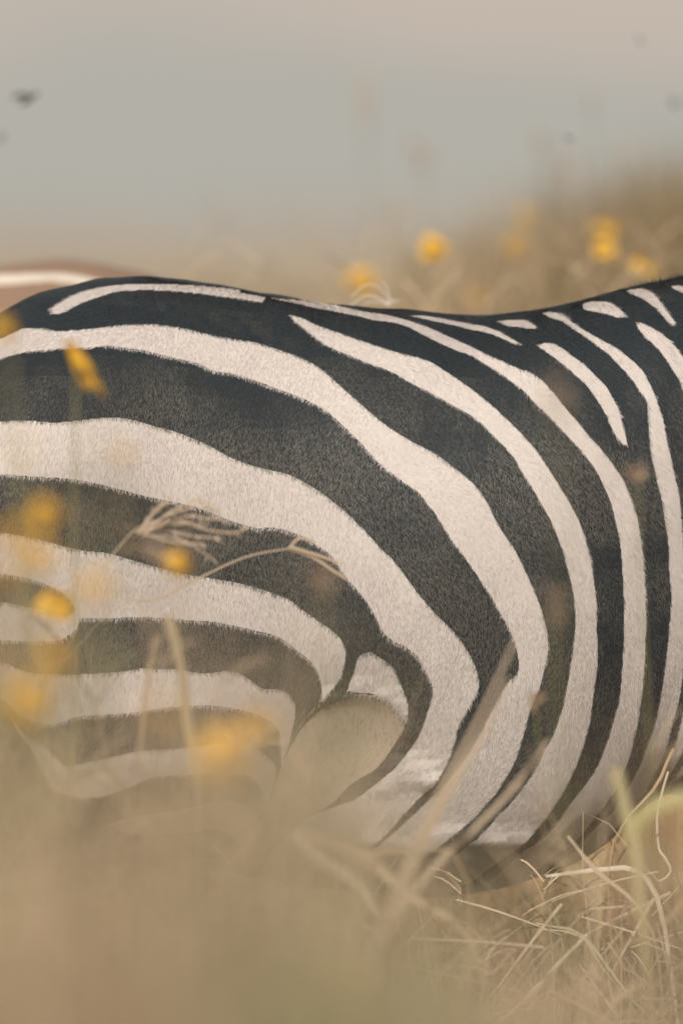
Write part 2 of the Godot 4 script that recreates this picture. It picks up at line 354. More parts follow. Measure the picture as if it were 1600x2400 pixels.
func shape_body() -> void:
	fine_back = loft(BACK_LINE)
	fine_belly = loft(BELLY_LINE)
	fine_wide = loft(HALF_WIDTH)
	for s in [1.0, -1.0]:
		var step: float = 0.05 * s
		# hind leg
		bone(Vector3(-0.36, 1.0, 0.12 * s), 0.17, Vector3(-0.21, 0.74, 0.15 * s), 0.145, 0.05)
		bone(Vector3(-0.24, 0.72, 0.15 * s), 0.11, Vector3(-0.48 + step, 0.44, 0.13 * s), 0.052, 0.06)
		bone(Vector3(-0.48 + step, 0.44, 0.13 * s), 0.05, Vector3(-0.45 + step, 0.13, 0.12 * s), 0.034, 0.03)
		bone(Vector3(-0.45 + step, 0.13, 0.12 * s), 0.036, Vector3(-0.40 + step, 0.03, 0.12 * s), 0.046, 0.02)
		# front leg
		bone(Vector3(0.58, 1.02, 0.10 * s), 0.12, Vector3(0.51, 0.74, 0.13 * s), 0.105, 0.06)
		bone(Vector3(0.51, 0.74, 0.13 * s), 0.085, Vector3(0.53 - step, 0.42, 0.11 * s), 0.048, 0.05)
		bone(Vector3(0.53 - step, 0.42, 0.11 * s), 0.046, Vector3(0.53 - step, 0.12, 0.11 * s), 0.032, 0.02)
		bone(Vector3(0.53 - step, 0.12, 0.11 * s), 0.034, Vector3(0.57 - step, 0.03, 0.11 * s), 0.045, 0.02)
		# ear
		bone(Vector3(1.06, 1.52, 0.06 * s), 0.022, Vector3(1.04, 1.64, 0.085 * s), 0.026, 0.02)
		bone(Vector3(1.04, 1.64, 0.085 * s), 0.026, Vector3(1.045, 1.69, 0.09 * s), 0.010, 0.02)
		# cheek
		bone(Vector3(1.11, 1.40, 0.03 * s), 0.075, Vector3(1.16, 1.34, 0.03 * s), 0.06, 0.04)
	bone(Vector3(0.55, 1.06, 0), 0.185, Vector3(0.98, 1.36, 0), 0.105, 0.10)
	bone(Vector3(0.58, 1.16, 0), 0.11, Vector3(1.03, 1.47, 0), 0.075, 0.08)
	bone(Vector3(1.05, 1.46, 0), 0.085, Vector3(1.20, 1.30, 0), 0.07, 0.05)
	bone(Vector3(1.20, 1.30, 0), 0.07, Vector3(1.34, 1.15, 0), 0.052, 0.04)
	bone(Vector3(-0.62, 1.03, 0), 0.035, Vector3(-0.69, 0.90, 0), 0.025, 0.03)
	folds = [
		PackedVector2Array([Vector2(0.110, 0.614), Vector2(0.151, 0.612), Vector2(0.176, 0.607), Vector2(0.222, 0.606)]),
		PackedVector2Array([Vector2(0.065, 0.699), Vector2(0.088, 0.694), Vector2(0.110, 0.679)]),
		PackedVector2Array([Vector2(0.048, 0.671), Vector2(0.075, 0.680), Vector2(0.108, 0.676)]),
		PackedVector2Array([Vector2(-0.020, 0.774), Vector2(0.025, 0.785), Vector2(0.065, 0.770), Vector2(0.080, 0.745)]),
		PackedVector2Array([Vector2(0.030, 0.607), Vector2(0.076, 0.594), Vector2(0.121, 0.597)]),
	]


func torso(p: Vector3) -> float:
	var x := clampf(p.x, LOFT_FROM, 0.755)
	var f := (x - LOFT_FROM) / FINE_STEP
	var k := int(f)
	f -= k
	var t := lerpf(fine_back[k], fine_back[k + 1], f)
	var b := lerpf(fine_belly[k], fine_belly[k + 1], f)
	var w := lerpf(fine_wide[k], fine_wide[k + 1], f)
	var h := (t - b) * 0.5
	var low := p.y - (t + b) * 0.5
	var e := 2.3 + 1.1 * smoothstep(0.0, -0.35, low) * smoothstep(-0.08, 0.06, x)     # the belly hangs fuller than the back is round
	var q := pow(pow(absf(low) / h, e) + pow(absf(p.z) / w, e), 1.0 / e) - 1.0
	var d := q * minf(h, w)
	d += 0.0045 * wander.get_noise_3d(p.x * 6.0, p.y * 3.0, p.z * 3.0)
	# the hollow of the flank, in front of the thigh
	if absf(p.z) > 0.08:
		var hx := (p.x - 0.035) / 0.060
		var hy := (p.y - 0.725) / 0.075
		d += 0.026 * exp(-hx * hx - hy * hy)
	if x != p.x:
		d = Vector2(maxf(d, 0.0), p.x - x).length()
	elif p.y < 0.82 and absf(p.z) > 0.05 and p.x > -0.06 and p.x < 0.26 and absf(d) < 0.05:
		var here := Vector2(p.x, p.y)
		for line in folds:
			var near := 1.0
			for i in line.size() - 1:
				near = minf(near, here.distance_squared_to(Geometry2D.get_closest_point_to_segment(here, line[i], line[i + 1])))
			if near < 0.0012:
				d -= 0.0055 * exp(-near / 0.00013)
	return d


func field(p: Vector3, near: PackedInt32Array) -> float:
	var d := torso(p)
	for i in near:
		var a := bone_a[i]
		var ab := bone_b[i] - a
		var ap := p - a
		var h := clampf(ap.dot(ab) / ab.length_squared(), 0.0, 1.0)
		var e := (ap - ab * h).length() - lerpf(bone_ra[i], bone_rb[i], h)
		var k := bone_soft[i]
		var m := maxf(k - absf(d - e), 0.0) / k
		d = minf(d, e) - m * m * k * 0.25
	return d


func mesh_body() -> void:
	var cell := 0.0125
	var side := 8
	var lo := Vector3(-0.80, -0.05, -0.40)
	var count := Vector3i(24, 19, 8)
	var whole := PackedInt32Array(range(bone_a.size()))
	var reach := cell * side * 0.5 * sqrt(3.0)
	var at := {}
	var edges := []          # [x, y, z, axis, flipped]
	var corner := PackedFloat32Array()
	var n1 := side + 1
	corner.resize(n1 * n1 * n1)
	for bx in count.x:
		for by in count.y:
			for bz in count.z:
				var from := Vector3i(bx, by, bz) * side
				var mid := lo + (Vector3(from) + Vector3.ONE * side * 0.5) * cell
				var d0 := field(mid, whole)
				if absf(d0) > reach + 0.05 and not (absf(d0) < 0.2 and mid.y > 0.4):
					continue
				var near := PackedInt32Array()
				for i in whole:
					var a := bone_a[i]
					var ab := bone_b[i] - a
					var h := clampf((mid - a).dot(ab) / ab.length_squared(), 0.0, 1.0)
					if (mid - a - ab * h).length() - lerpf(bone_ra[i], bone_rb[i], h) < absf(d0) + 2.0 * reach + bone_soft[i]:
						near.append(i)
				var any_in := false
				var any_out := false
				for x in n1:
					for y in n1:
						for z in n1:
							var v := field(lo + Vector3(from.x + x, from.y + y, from.z + z) * cell, near)
							corner[(x * n1 + y) * n1 + z] = v
							if v < 0.0: any_in = true
							else: any_out = true
				if not (any_in and any_out):
					continue
				for x in side:
					for y in side:
						for z in side:
							var o := (x * n1 + y) * n1 + z
							var v0 := corner[o]
							var inside := 0
							for c in 8:
								if corner[o + (c & 1) * n1 * n1 + ((c >> 1) & 1) * n1 + (c >> 2)] < 0.0:
									inside += 1
							if inside == 0 or inside == 8:
								continue
							var p := lo + (Vector3(from.x + x, from.y + y, from.z + z) + Vector3.ONE * 0.5) * cell
							var normal := Vector3.UP
							for pass_ in 3:
								var v := field(p, near)
								var e := 0.003
								var grad := Vector3(field(p + Vector3(e, 0, 0), near) - v, field(p + Vector3(0, e, 0), near) - v, field(p + Vector3(0, 0, e), near) - v) / e
								var len2 := grad.length_squared()
								if len2 < 1e-6:
									break
								normal = grad / sqrt(len2)
								if pass_ < 2:
									p -= grad * clampf(v / len2, -cell, cell)
							var g := from + Vector3i(x, y, z)
							at[g] = body_points.size()
							body_points.append(p)
							body_normals.append(normal)
				for x in side:
					for y in side:
						for z in side:
							var o := (x * n1 + y) * n1 + z
							var sign0 := corner[o] < 0.0
							var g := from + Vector3i(x, y, z)
							if sign0 != (corner[o + n1 * n1] < 0.0): edges.append([g, 0, sign0])
							if sign0 != (corner[o + n1] < 0.0): edges.append([g, 1, sign0])
							if sign0 != (corner[o + 1] < 0.0): edges.append([g, 2, sign0])
	for e in edges:
		var g: Vector3i = e[0]
		var u: Vector3i = [Vector3i(0, 1, 0), Vector3i(0, 0, 1), Vector3i(1, 0, 0)][e[1]]
		var v: Vector3i = [Vector3i(0, 0, 1), Vector3i(1, 0, 0), Vector3i(0, 1, 0)][e[1]]
		var q := [g - u - v, g - v, g, g - u]
		if not (at.has(q[0]) and at.has(q[1]) and at.has(q[2]) and at.has(q[3])):
			continue
		var i0: int = at[q[0]]
		var i1: int = at[q[1]]
		var i2: int = at[q[2]]
		var i3: int = at[q[3]]
		# front faces run clockwise
		if e[2]:
			body_index.append_array([i0, i2, i1, i0, i3, i2])
		else:
			body_index.append_array([i0, i1, i2, i0, i2, i3])
	var uv := PackedVector2Array()
	for p in body_points:
		uv.append(Vector2((p.x - MAP_LEFT) / MAP_WIDE, 1.0 - p.y / MAP_TALL))
	var arrays := []
	arrays.resize(Mesh.ARRAY_MAX)
	arrays[Mesh.ARRAY_VERTEX] = body_points
	arrays[Mesh.ARRAY_NORMAL] = body_normals
	arrays[Mesh.ARRAY_TEX_UV] = uv
	arrays[Mesh.ARRAY_INDEX] = body_index
	body_mesh = ArrayMesh.new()
	body_mesh.add_surface_from_arrays(Mesh.PRIMITIVE_TRIANGLES, arrays)


func coat_colors(white: Color, dark: Color, skin: Color) -> Image:
	var im := coat.duplicate() as Image
	var data := im.get_data()
	var w := [int(white.r8), int(white.g8), int(white.b8)]
	var d := [int(dark.r8), int(dark.g8), int(dark.b8)]
	var s := [int(skin.r8), int(skin.g8), int(skin.b8)]
	for i in range(0, data.size(), 3):
		var c = w if data[i] > 127 else s if data[i + 1] > 127 else d
		data[i] = c[0]
		data[i + 1] = c[1]
		data[i + 2] = c[2]
	return Image.create_from_data(im.get_width(), im.get_height(), false, Image.FORMAT_RGB8, data)


func hide_material(white: Color, dark: Color, skin: Color) -> StandardMaterial3D:
	var m := StandardMaterial3D.new()
	m.albedo_texture = ImageTexture.create_from_image(coat_colors(white, dark, skin))
	m.roughness = 0.75
	m.metallic_specular = 0.3
	return m


class Hairs:
	var point := PackedVector3Array()
	var normal := PackedVector3Array()
	var color := PackedColorArray()

	func add(root: Vector3, along: Vector3, across: Vector3, n: Vector3, c: Color, tip: Color) -> void:
		point.append(root + across)
		point.append(root + along)
		point.append(root - across)
		normal.append(n)
		normal.append(n)
		normal.append(n)
		color.append(c)
		color.append(tip)
		color.append(c)

	func mesh() -> ArrayMesh:
		var arrays := []
		arrays.resize(Mesh.ARRAY_MAX)
		arrays[Mesh.ARRAY_VERTEX] = point
		arrays[Mesh.ARRAY_NORMAL] = normal
		arrays[Mesh.ARRAY_COLOR] = color
		var m := ArrayMesh.new()
		m.add_surface_from_arrays(Mesh.PRIMITIVE_TRIANGLES, arrays)
		return m


func lie_of_hair(p: Vector3) -> Vector3:
	# the way the short hair lies: down and back over the rump, down and forward over the saddle, back along the belly
	var d := Vector3(-0.12, -1.0, 0.0)
	d = d.lerp(Vector3(0.42, -1.0, 0.0), smoothstep(-0.08, 0.10, p.x) * smoothstep(0.78, 0.98, p.y))
	d = d.lerp(Vector3(-0.75, -0.55, 0.0), smoothstep(-0.18, -0.38, p.x) * smoothstep(1.13, 1.22, p.y))
	d = d.lerp(Vector3(-0.85, -0.5, 0.0), smoothstep(0.80, 0.62, p.y))
	return d


func grow_coat() -> ArrayMesh:
	var hairs := Hairs.new()
	var white := Color(0.640, 0.574, 0.556)
	var dark := Color(0.024, 0.037, 0.047)
	var brown := Color(0.134, 0.128, 0.113)
	var skin := Color(0.46, 0.38, 0.30)
	for i in range(0, body_index.size(), 3):
		var a := body_points[body_index[i]]
		var b := body_points[body_index[i + 1]]
		var c := body_points[body_index[i + 2]]
		var area := (b - a).cross(c - a).length() * 0.5
		var dense := 30000.0
		if a.x > -0.50 and a.x < 0.52 and a.y > 0.50 and a.z > -0.06:
			dense = 620000.0 * (1.0 + 0.6 * smoothstep(1.12, 1.22, a.y))
		elif a.y < 0.5 or a.x > 0.9:
			dense = 12000.0
		var many := area * dense
		var k := int(many)
		if rng.randf() < many - k:
			k += 1
		if k == 0:
			continue
		var na := body_normals[body_index[i]]
		var nb := body_normals[body_index[i + 1]]
		var nc := body_normals[body_index[i + 2]]
		var swirl := 0.5 * wander.get_noise_3d(a.x * 14.0, a.y * 14.0, a.z * 14.0)
		var patch := 0.50 + 1.4 * wander.get_noise_3d(a.x * 4.5 + 50.0, a.y * 6.0, a.z * 4.5) + 0.5 * wander.get_noise_3d(a.x * 40.0, a.y * 25.0, a.z * 40.0)
		var lie := lie_of_hair(a).normalized()
		var lift := Vector3.ZERO
		var shade := dark.lerp(brown, clampf(patch * 0.8 + 0.55 * smoothstep(1.16, 0.90, a.y) - 0.55 * smoothstep(1.10, 1.20, a.y), 0.0, 1.0))
		for j in k:
			var u := rng.randf()
			var v := rng.randf()
			if u + v > 1.0:
				u = 1.0 - u
				v = 1.0 - v
			var p := a + (b - a) * u + (c - a) * v
			var n := (na * (1.0 - u - v) + nb * u + nc * v).normalized()
			var d := lie - n * lie.dot(n)
			if d.length_squared() < 0.02:
				d = Vector3(-1, 0, 0) - n * -n.x
			d = d.normalized().rotated(n, swirl + rng.randf_range(-0.32, 0.32))
			var size := rng.randf_range(0.0045, 0.0085)
			var seen := coat.get_pixel(clampi(int((p.x - MAP_LEFT) / MAP_WIDE * MAP_COLUMNS), 0, MAP_COLUMNS - 1), clampi(int((1.0 - p.y / MAP_TALL) * MAP_ROWS), 0, MAP_ROWS - 1))
			if seen.g > 0.5 and rng.randf() < 0.7:
				continue
			var tone := rng.randf_range(0.62, 1.38)
			var col := white if seen.r > 0.5 else skin if seen.g > 0.5 else shade
			if seen.r > 0.5:
				tone = rng.randf_range(0.84, 1.10)
			col = Color(col.r * tone, col.g * tone, col.b * tone)
			hairs.add(p - n * 0.0005, d * size + n * size * rng.randf_range(0.10, 0.34), n.cross(d) * rng.randf_range(0.00020, 0.00040), n, col, col * 1.06)
	print("hairs ", hairs.point.size() / 3)
	return hairs.mesh()


func strands(from: Array, count: int, length: float, dir: Vector3, spread: float, width: float, colors: Array) -> ArrayMesh:
	# longer hair along a line: mane, tail
	var hairs := Hairs.new()
	for i in count:
		var t := rng.randf() * (from.size() - 1)
		var k := mini(int(t), from.size() - 2)
		var p: Vector3 = from[k].lerp(from[k + 1], t - k) + Vector3(rng.randf_range(-1, 1), rng.randf_range(-0.3, 0.3), rng.randf_range(-1, 1)) * 0.012
		var d := (dir + Vector3(rng.randfn(0, spread), rng.randfn(0, spread), rng.randfn(0, spread))).normalized()
		var c: Color = colors[int(p.x * 24.0 + 100.0) % colors.size()]
		hairs.add(p, d * length * rng.randf_range(0.6, 1.1), d.cross(Vector3(rng.randfn(), rng.randfn(), rng.randfn())).normalized() * width, Vector3(0, 0.6, 0.8), c * rng.randf_range(0.7, 1.3), c)
	return hairs.mesh()


func build_zebra() -> void:
	paint_coat()
	shape_body()
	mesh_body()
	print("body ", body_points.size(), " points ", body_index.size() / 3, " faces")
	var z := put("zebra", body_mesh, hide_material(lin(0.60, 0.545, 0.505), lin(0.026, 0.027, 0.028), lin(0.45, 0.37, 0.29)), self)
	tag(z, "black and white striped zebra standing side on, its coat in sharp focus", "zebra", "zebras in the grass")
	var fur := tinted(0.55, 0.45)
	var m := put("coat_hair", grow_coat(), fur, z)
	m.set_meta("kind", "stuff")
	var crest := [Vector3(0.53, 1.27, 0), Vector3(0.62, 1.285, 0), Vector3(0.80, 1.37, 0), Vector3(0.96, 1.48, 0), Vector3(1.08, 1.55, 0)]
	m = put("mane", strands(crest, 6000, 0.06, Vector3(-0.25, 1.0, 0.0), 0.16, 0.0010, [Color(0.022, 0.022, 0.022), Color(0.022, 0.022, 0.022), Color(0.5, 0.45, 0.4)]), fur, z)
	m.set_meta("kind", "stuff")
	m = put("withers_tuft", strands([Vector3(0.335, 1.240, 0.0), Vector3(0.375, 1.254, 0.0), Vector3(0.43, 1.264, 0.0)], 900, 0.013, Vector3(-0.35, 1.0, 0.1), 0.4, 0.0007, [Color(0.022, 0.022, 0.022)]), fur, z)
	m.set_meta("kind", "stuff")
	m = put("tail", strands([Vector3(-0.69, 0.92, 0), Vector3(-0.70, 0.62, 0), Vector3(-0.69, 0.45, 0)], 2200, 0.24, Vector3(-0.05, -1.0, 0), 0.06, 0.0012, [Color(0.03, 0.028, 0.026), Color(0.5, 0.44, 0.38)]), fur, z)
	m.set_meta("kind", "stuff")
	var hoof_paint := paint(0.04, 0.035, 0.03, 0.5, 0.5)
	var hoof_shape := CylinderMesh.new()
	hoof_shape.top_radius = 0.040
	hoof_shape.bottom_radius = 0.056
	hoof_shape.height = 0.06
	hoof_shape.radial_segments = 18
	var eye_shape := SphereMesh.new()
	eye_shape.radius = 0.02
	eye_shape.height = 0.04
	for s in [1.0, -1.0]:
		for x in [-0.395 + 0.05 * s, 0.575 - 0.05 * s]:
			m = put("hoof", hoof_shape, hoof_paint, z)
			m.position = Vector3(x, 0.032, 0.12 * s if x < 0.0 else 0.11 * s)
		m = put("eye", eye_shape, paint(0.01, 0.008, 0.006, 0.1, 0.6), z)
		m.position = Vector3(1.135, 1.432, 0.076 * s)
	# a second, browner zebra a pace behind, facing the other way
	var other := z.duplicate() as MeshInstance3D
	other.name = numbered("zebra")
	for c in other.get_children():
		if String(c.name).begins_with("coat_hair"):
			other.remove_child(c)
			c.free()
	other.material_override = hide_material(lin(0.66, 0.58, 0.50), lin(0.25, 0.165, 0.115), lin(0.25, 0.2, 0.15))
	add_child(other)
	other.transform = Transform3D(Basis(Vector3.RIGHT, 0.13) * Basis(Vector3.UP, PI), Vector3(-0.625, 0.030, -1.50))
	tag(other, "brown and cream striped zebra, blurred, only its rump showing behind the near one at left", "zebra", "zebras in the grass")


# ------------------------------------------------------------------ grass

class Blades:
	var point := PackedVector3Array()
	var normal := PackedVector3Array()
	var color := PackedColorArray()
	var index := PackedInt32Array()

	func ribbon(path: PackedVector3Array, width: float, face: Vector3, c: Color, taper := 0.15, keel := 0.25, slim := 0.0) -> void:
		# a grass blade: three lines of points, folded along its middle
		var n := path.size()
		var first := point.size()
		for i in n:
			var t := float(i) / (n - 1)
			var along := (path[mini(i + 1, n - 1)] - path[maxi(i - 1, 0)]).normalized()
			var across := along.cross(face).normalized()
			var out := across.cross(along).normalized()
			var w := width * 0.5 * (1.0 - pow(t, 1.8) * (1.0 - taper)) * lerpf(1.0, 0.22 + 0.78 * smoothstep(0.3, 0.62, t), slim)
			point.append(path[i] - across * w)
			point.append(path[i] + out * w * keel)
			point.append(path[i] + across * w)
			normal.append((out - across * keel).normalized())
			normal.append(out)
			normal.append((out + across * keel).normalized())
			for k in 3:
				color.append(c)
		for i in n - 1:
			var a := first + i * 3
			for k in 2:
				index.append_array([a + k, a + k + 3, a + k + 1, a + k + 1, a + k + 3, a + k + 4])

	func mesh() -> ArrayMesh:
		var arrays := []
		arrays.resize(Mesh.ARRAY_MAX)
		arrays[Mesh.ARRAY_VERTEX] = point
		arrays[Mesh.ARRAY_NORMAL] = normal
		arrays[Mesh.ARRAY_COLOR] = color
		arrays[Mesh.ARRAY_INDEX] = index
		var m := ArrayMesh.new()
		m.add_surface_from_arrays(Mesh.PRIMITIVE_TRIANGLES, arrays)
		return m


func straw(green := 0.0) -> Color:
	var dry := Color(0.58, 0.45, 0.312)
	var brown := Color(0.41, 0.290, 0.195)
	var live := Color(0.25, 0.27, 0.145)
	var c := dry.lerp(brown, clampf(rng.randfn(0.25, 0.28), 0.0, 1.0))
	if rng.randf() < green:
		c = c.lerp(live, rng.randf_range(0.5, 1.0))
	return c * rng.randf_range(0.8, 1.15)


func grow_blade(into: Blades, foot: Vector3, tall: float, width: float, c: Color, droop := 0.35, joints := 6) -> void:
	var yaw := rng.randf() * TAU
	var lean := Vector3(cos(yaw), 0, sin(yaw)) * absf(rng.randfn(0.0, droop)) * tall
	var path := PackedVector3Array()
	for i in joints:
		var t := float(i) / (joints - 1)
		path.append(foot + Vector3(0, tall * (t - 0.12 * t * t * t), 0) + lean * (0.25 * t + 0.75 * t * t))
	var turn := rng.randf() * TAU
	into.ribbon(path, width, Vector3(cos(turn), 0.1, sin(turn)), c)


func grow_head(into: Blades, top: Vector3, long: float, c: Color, many := 7) -> void:
	# a loose seed head: fine branches with thicker tips
	for i in many:
		var yaw := rng.randf() * TAU
		var out := Vector3(cos(yaw) * 0.55, rng.randf_range(0.2, 1.0), sin(yaw) * 0.55).normalized()
		var from := top - Vector3(0, long * rng.randf_range(0.0, 0.6), 0)
		var path := PackedVector3Array([from, from + out * long * 0.3, from + out * long * 0.55 + Vector3(0, -0.05 * long, 0), from + out * long * 0.75 + Vector3(0, -0.14 * long, 0)])
		into.ribbon(path, 0.0022, Vector3(sin(yaw), 0.2, cos(yaw)), c, 0.8)


func grass_mass(called: String, into: Blades, mat: Material, label: String) -> void:
	var o := put(called, into.mesh(), mat, self)
	tag(o, label, "grass", "", "stuff")


func build_grass() -> void:
	var mat := tinted(0.65, 0.25, 0.55)
	# tall grass between the camera and the animal; it gets lower towards the zebra
	var near_grass := Blades.new()
	for i in 15000:
		var z := 1.35 + 6.6 * pow(rng.randf(), 1.5)
		var x := rng.randf_range(-1.7, 1.7)
		var zc := 10.0 - z
		var left := smoothstep(0.10, -0.14, x - 0.15 * wander.get_noise_2d(z * 0.7, x * 0.5))
		if absf(x) > 0.5:
			left = 0.5 + 0.8 * wander.get_noise_2d(x * 0.8, z * 0.8)
		if rng.randf() > lerpf(0.26, 1.0, left):
			continue
		var tip := 1.28 - zc * lerpf(0.0890, 0.0736, left) + rng.randfn(0.0, lerpf(0.015, 0.019, left)) * zc
		if tip < 0.2:
			continue
		var green := 0.18 + 0.3 * smoothstep(0.1, 0.5, wander.get_noise_2d(x * 3.0 + 9.0, z * 1.5))
		var c := straw(green) * (0.86 + 0.75 * wander.get_noise_2d(x * 4.0 - 20.0, z * 0.9))
		grow_blade(near_grass, Vector3(x, 0, z), tip * 1.12, rng.randf_range(0.0016, 0.0038), c, 0.10, 7)
		if rng.randf() < 0.25:
			grow_head(near_grass, Vector3(x, tip, z), rng.randf_range(0.05, 0.11), c, 6)
	for i in 430:
		# a looser, greener clump in line with the flank
		var z := rng.randf_range(3.0, 5.4)
		var x := rng.randfn(-0.024, 0.040)
		grow_blade(near_grass, Vector3(x, 0, z), (1.28 - (10.0 - z) * rng.randfn(0.0535, 0.010)) * 1.1, rng.randf_range(0.0016, 0.0036), straw(0.45) * 0.92, 0.05, 7)
	for i in 300:
		# a taller tuft at the left
		var z := rng.randf_range(2.6, 5.0)
		var x := rng.randfn(-0.25, 0.06)
		grow_blade(near_grass, Vector3(x, 0, z), (1.28 - (10.0 - z) * rng.randfn(0.0625, 0.006)) * 1.1, rng.randf_range(0.0016, 0.0036), straw(0.15), 0.06, 7)
	for i in 1500:
		# a soft low bank of dry grass in line with the belly
		var z := rng.randf_range(2.0, 5.2)
		var x := rng.randfn(0.08, 0.10)
		grow_blade(near_grass, Vector3(x, 0, z), (1.28 - (10.0 - z) * rng.randfn(0.0825, 0.0050)) * 1.1, rng.randf_range(0.0016, 0.0036), straw(0.2), 0.08, 7)
	for i in 260:
		# leaning blades nearer the animal, which keep a soft shape
		var z := rng.randf_range(1.2, 2.4)
		var x := rng.randf_range(-0.65, 0.14)
		grow_blade(near_grass, Vector3(x + rng.randfn(0.0, 0.1), 0, z), rng.randf_range(0.55, 0.98 - 0.35 * smoothstep(-0.3, 0.1, x)), rng.randf_range(0.003, 0.007), straw(0.1), 0.32, 9)
	for i in 700:
		# low green herbs and a rust brown clump close to the camera
		var z := rng.randf_range(4.6, 6.6)
		var brown := i % 2 == 0
		var x := rng.randfn(-0.125, 0.045) if brown else rng.randfn(-0.018, 0.045)
		var c := Color(0.36, 0.235, 0.155) if brown else Color(0.24, 0.265, 0.14)
		grow_blade(near_grass, Vector3(x, 0, z), (1.28 - (10.0 - z) * rng.randfn(0.0800, 0.005)) * 1.1, rng.randf_range(0.002, 0.005), c * rng.randf_range(0.8, 1.2), 0.05, 6)
	grass_mass("tall_grass", near_grass, mat, "tall dry straw coloured grass in front of the zebra, blurred to a tan veil")
	# the sward the animal stands in
	var sward := Blades.new()
	for i in 9000:
		var z := rng.randf_range(-1.2, 1.35)
		var x := rng.randf_range(-1.3, 1.3)
		var tall := clampf(rng.randfn(0.46, 0.10), 0.15, 0.66)
		if z > 0.5 and x < 0.05:
			tall += 0.05
		if x > 0.45:
			tall += 0.06
		grow_blade(sward, Vector3(x, 0, z), tall, rng.randf_range(0.0018, 0.0055), straw(0.4), 0.30, 6)
		if rng.randf() < 0.12:
			grow_head(sward, Vector3(x, tall * 0.9, z), 0.06, straw(0.0), 5)
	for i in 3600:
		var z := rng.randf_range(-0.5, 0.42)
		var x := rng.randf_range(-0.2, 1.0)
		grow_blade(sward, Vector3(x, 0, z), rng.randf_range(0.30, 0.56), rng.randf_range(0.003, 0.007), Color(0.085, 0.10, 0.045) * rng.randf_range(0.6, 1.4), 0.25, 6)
	for i in 80:
		# broken and fallen straws caught in the sward
		var c := Vector3(0.35 + rng.randfn(0.0, 0.15), rng.randf_range(0.32, 0.560), rng.randf_range(0.05, 0.62))
		var yaw := rng.randf() * TAU
		var d := Vector3(cos(yaw), rng.randfn(0.0, 0.55), sin(yaw)).normalized() * rng.randf_range(0.025, 0.11)
		var sag := Vector3(0, -rng.randf_range(0.0, 0.006), 0)
		sward.ribbon(bend([c - d, c - d * 0.3 - sag * 0.5, c + d * 0.4, c + d + sag], 8), rng.randf_range(0.0018, 0.0048), Vector3(0.3, 0.6, 0.8), Color(0.58, 0.48, 0.345).lerp(Color(0.30, 0.22, 0.14), rng.randf()), 0.3, 0.35)
	grass_mass("meadow_grass", sward, mat, "tangled dry and green grass around the zebra's legs and under its belly")
	# grass beyond, up to head height, thicker to the right
	var beyond := Blades.new()
	for i in 15000:
		var z := -1.6 - 26.0 * pow(rng.randf(), 1.6)
		var half := 1.1 + 0.10 * (10.0 - z)
		var x := rng.randf_range(-half, half)
		var zc := 10.0 - z
		var right := smoothstep(-0.06, 0.05, x / zc)
		var tall := 1.20 + 0.0065 * zc * right + rng.randfn(-0.03, 0.022) * zc * 0.5
		tall -= 0.10 * (1.0 - right)
		grow_blade(beyond, Vector3(x, 0, z), maxf(tall, 0.3), rng.randf_range(0.003, 0.007), straw(0.12) * Color(1.12, 1.03, 0.82), 0.10, 5)
		if rng.randf() < 0.4:
			grow_head(beyond, Vector3(x, tall, z), 0.10, straw(0.0), 6)
	grass_mass("savanna_grass", beyond, mat, "tan savanna grass spreading away behind the zebra's back, out of focus")
	# a darker stand of tall herbs and grass behind the withers
	var stand := Blades.new()
	for i in 9000:
		var x := 0.16 + 2.2 * pow(rng.randf(), 1.4)
		var z := -6.0 + rng.randfn(0.0, 0.9)
		var rise := smoothstep(0.12, 0.66, x + rng.randfn(0.0, 0.06))
		var tall := lerpf(1.28, 1.495, rise) + rng.randfn(0.0, 0.045)
		var c := Color(0.32, 0.225, 0.135).lerp(Color(0.23, 0.19, 0.105), rng.randf()) * rng.randf_range(0.7, 1.3)
		if rng.randf() < 0.7 * (1.0 - rise):
			c = straw(0.2)
		grow_blade(stand, Vector3(x, 0, z), tall * 1.1, rng.randf_range(0.004, 0.009), c, 0.06, 5)
	grass_mass("dark_grass", stand, mat, "dark olive brown stand of tall grass rising behind the withers at right")


# ------------------------------------------------------------------ flowers

func flower_head(parent: Node3D, at: Vector3, wide: float, toward: Vector3, droop: float, closed := false) -> void:
	var petals := Blades.new()
	var side := toward.cross(Vector3.UP if absf(toward.y) < 0.9 else Vector3.RIGHT).normalized()
	var top := side.cross(toward).normalized()
	var yellow := Color(0.84, 0.475, 0.05)
	for k in 9:
		var a := TAU * k / 9.0 + rng.randf_range(-0.25, 0.25)
		var out := side * cos(a) + top * sin(a)
		var r := wide * 0.5 * rng.randf_range(0.62, 1.12)
		var path := PackedVector3Array()
		for i in 5:
			var t := i / 4.0
			if closed:
				path.append(at + out * r * (0.06 + 0.11 * sin(PI * t * 0.85)) - toward * r * t)
				continue
			path.append(at + out * r * (0.14 + 0.86 * t * cos(droop * t)) - toward * r * t * sin(droop * t))
		petals.ribbon(path, wide * (0.07 if closed else 0.26), toward, yellow * rng.randf_range(0.85, 1.1), 0.45, 0.15)
	put("petals", petals.mesh(), flower_paint, parent)
	var disc := SphereMesh.new()
	disc.radius = wide * (0.065 if closed else 0.16)
	disc.height = disc.radius * 1.25
	disc.radial_segments = 14
	disc.rings = 7
	var d := put("flower_disc", disc, disc_paint, parent)
	d.position = at + toward * wide * 0.02


var flower_paint: StandardMaterial3D
var disc_paint: StandardMaterial3D
var stem_paint: StandardMaterial3D


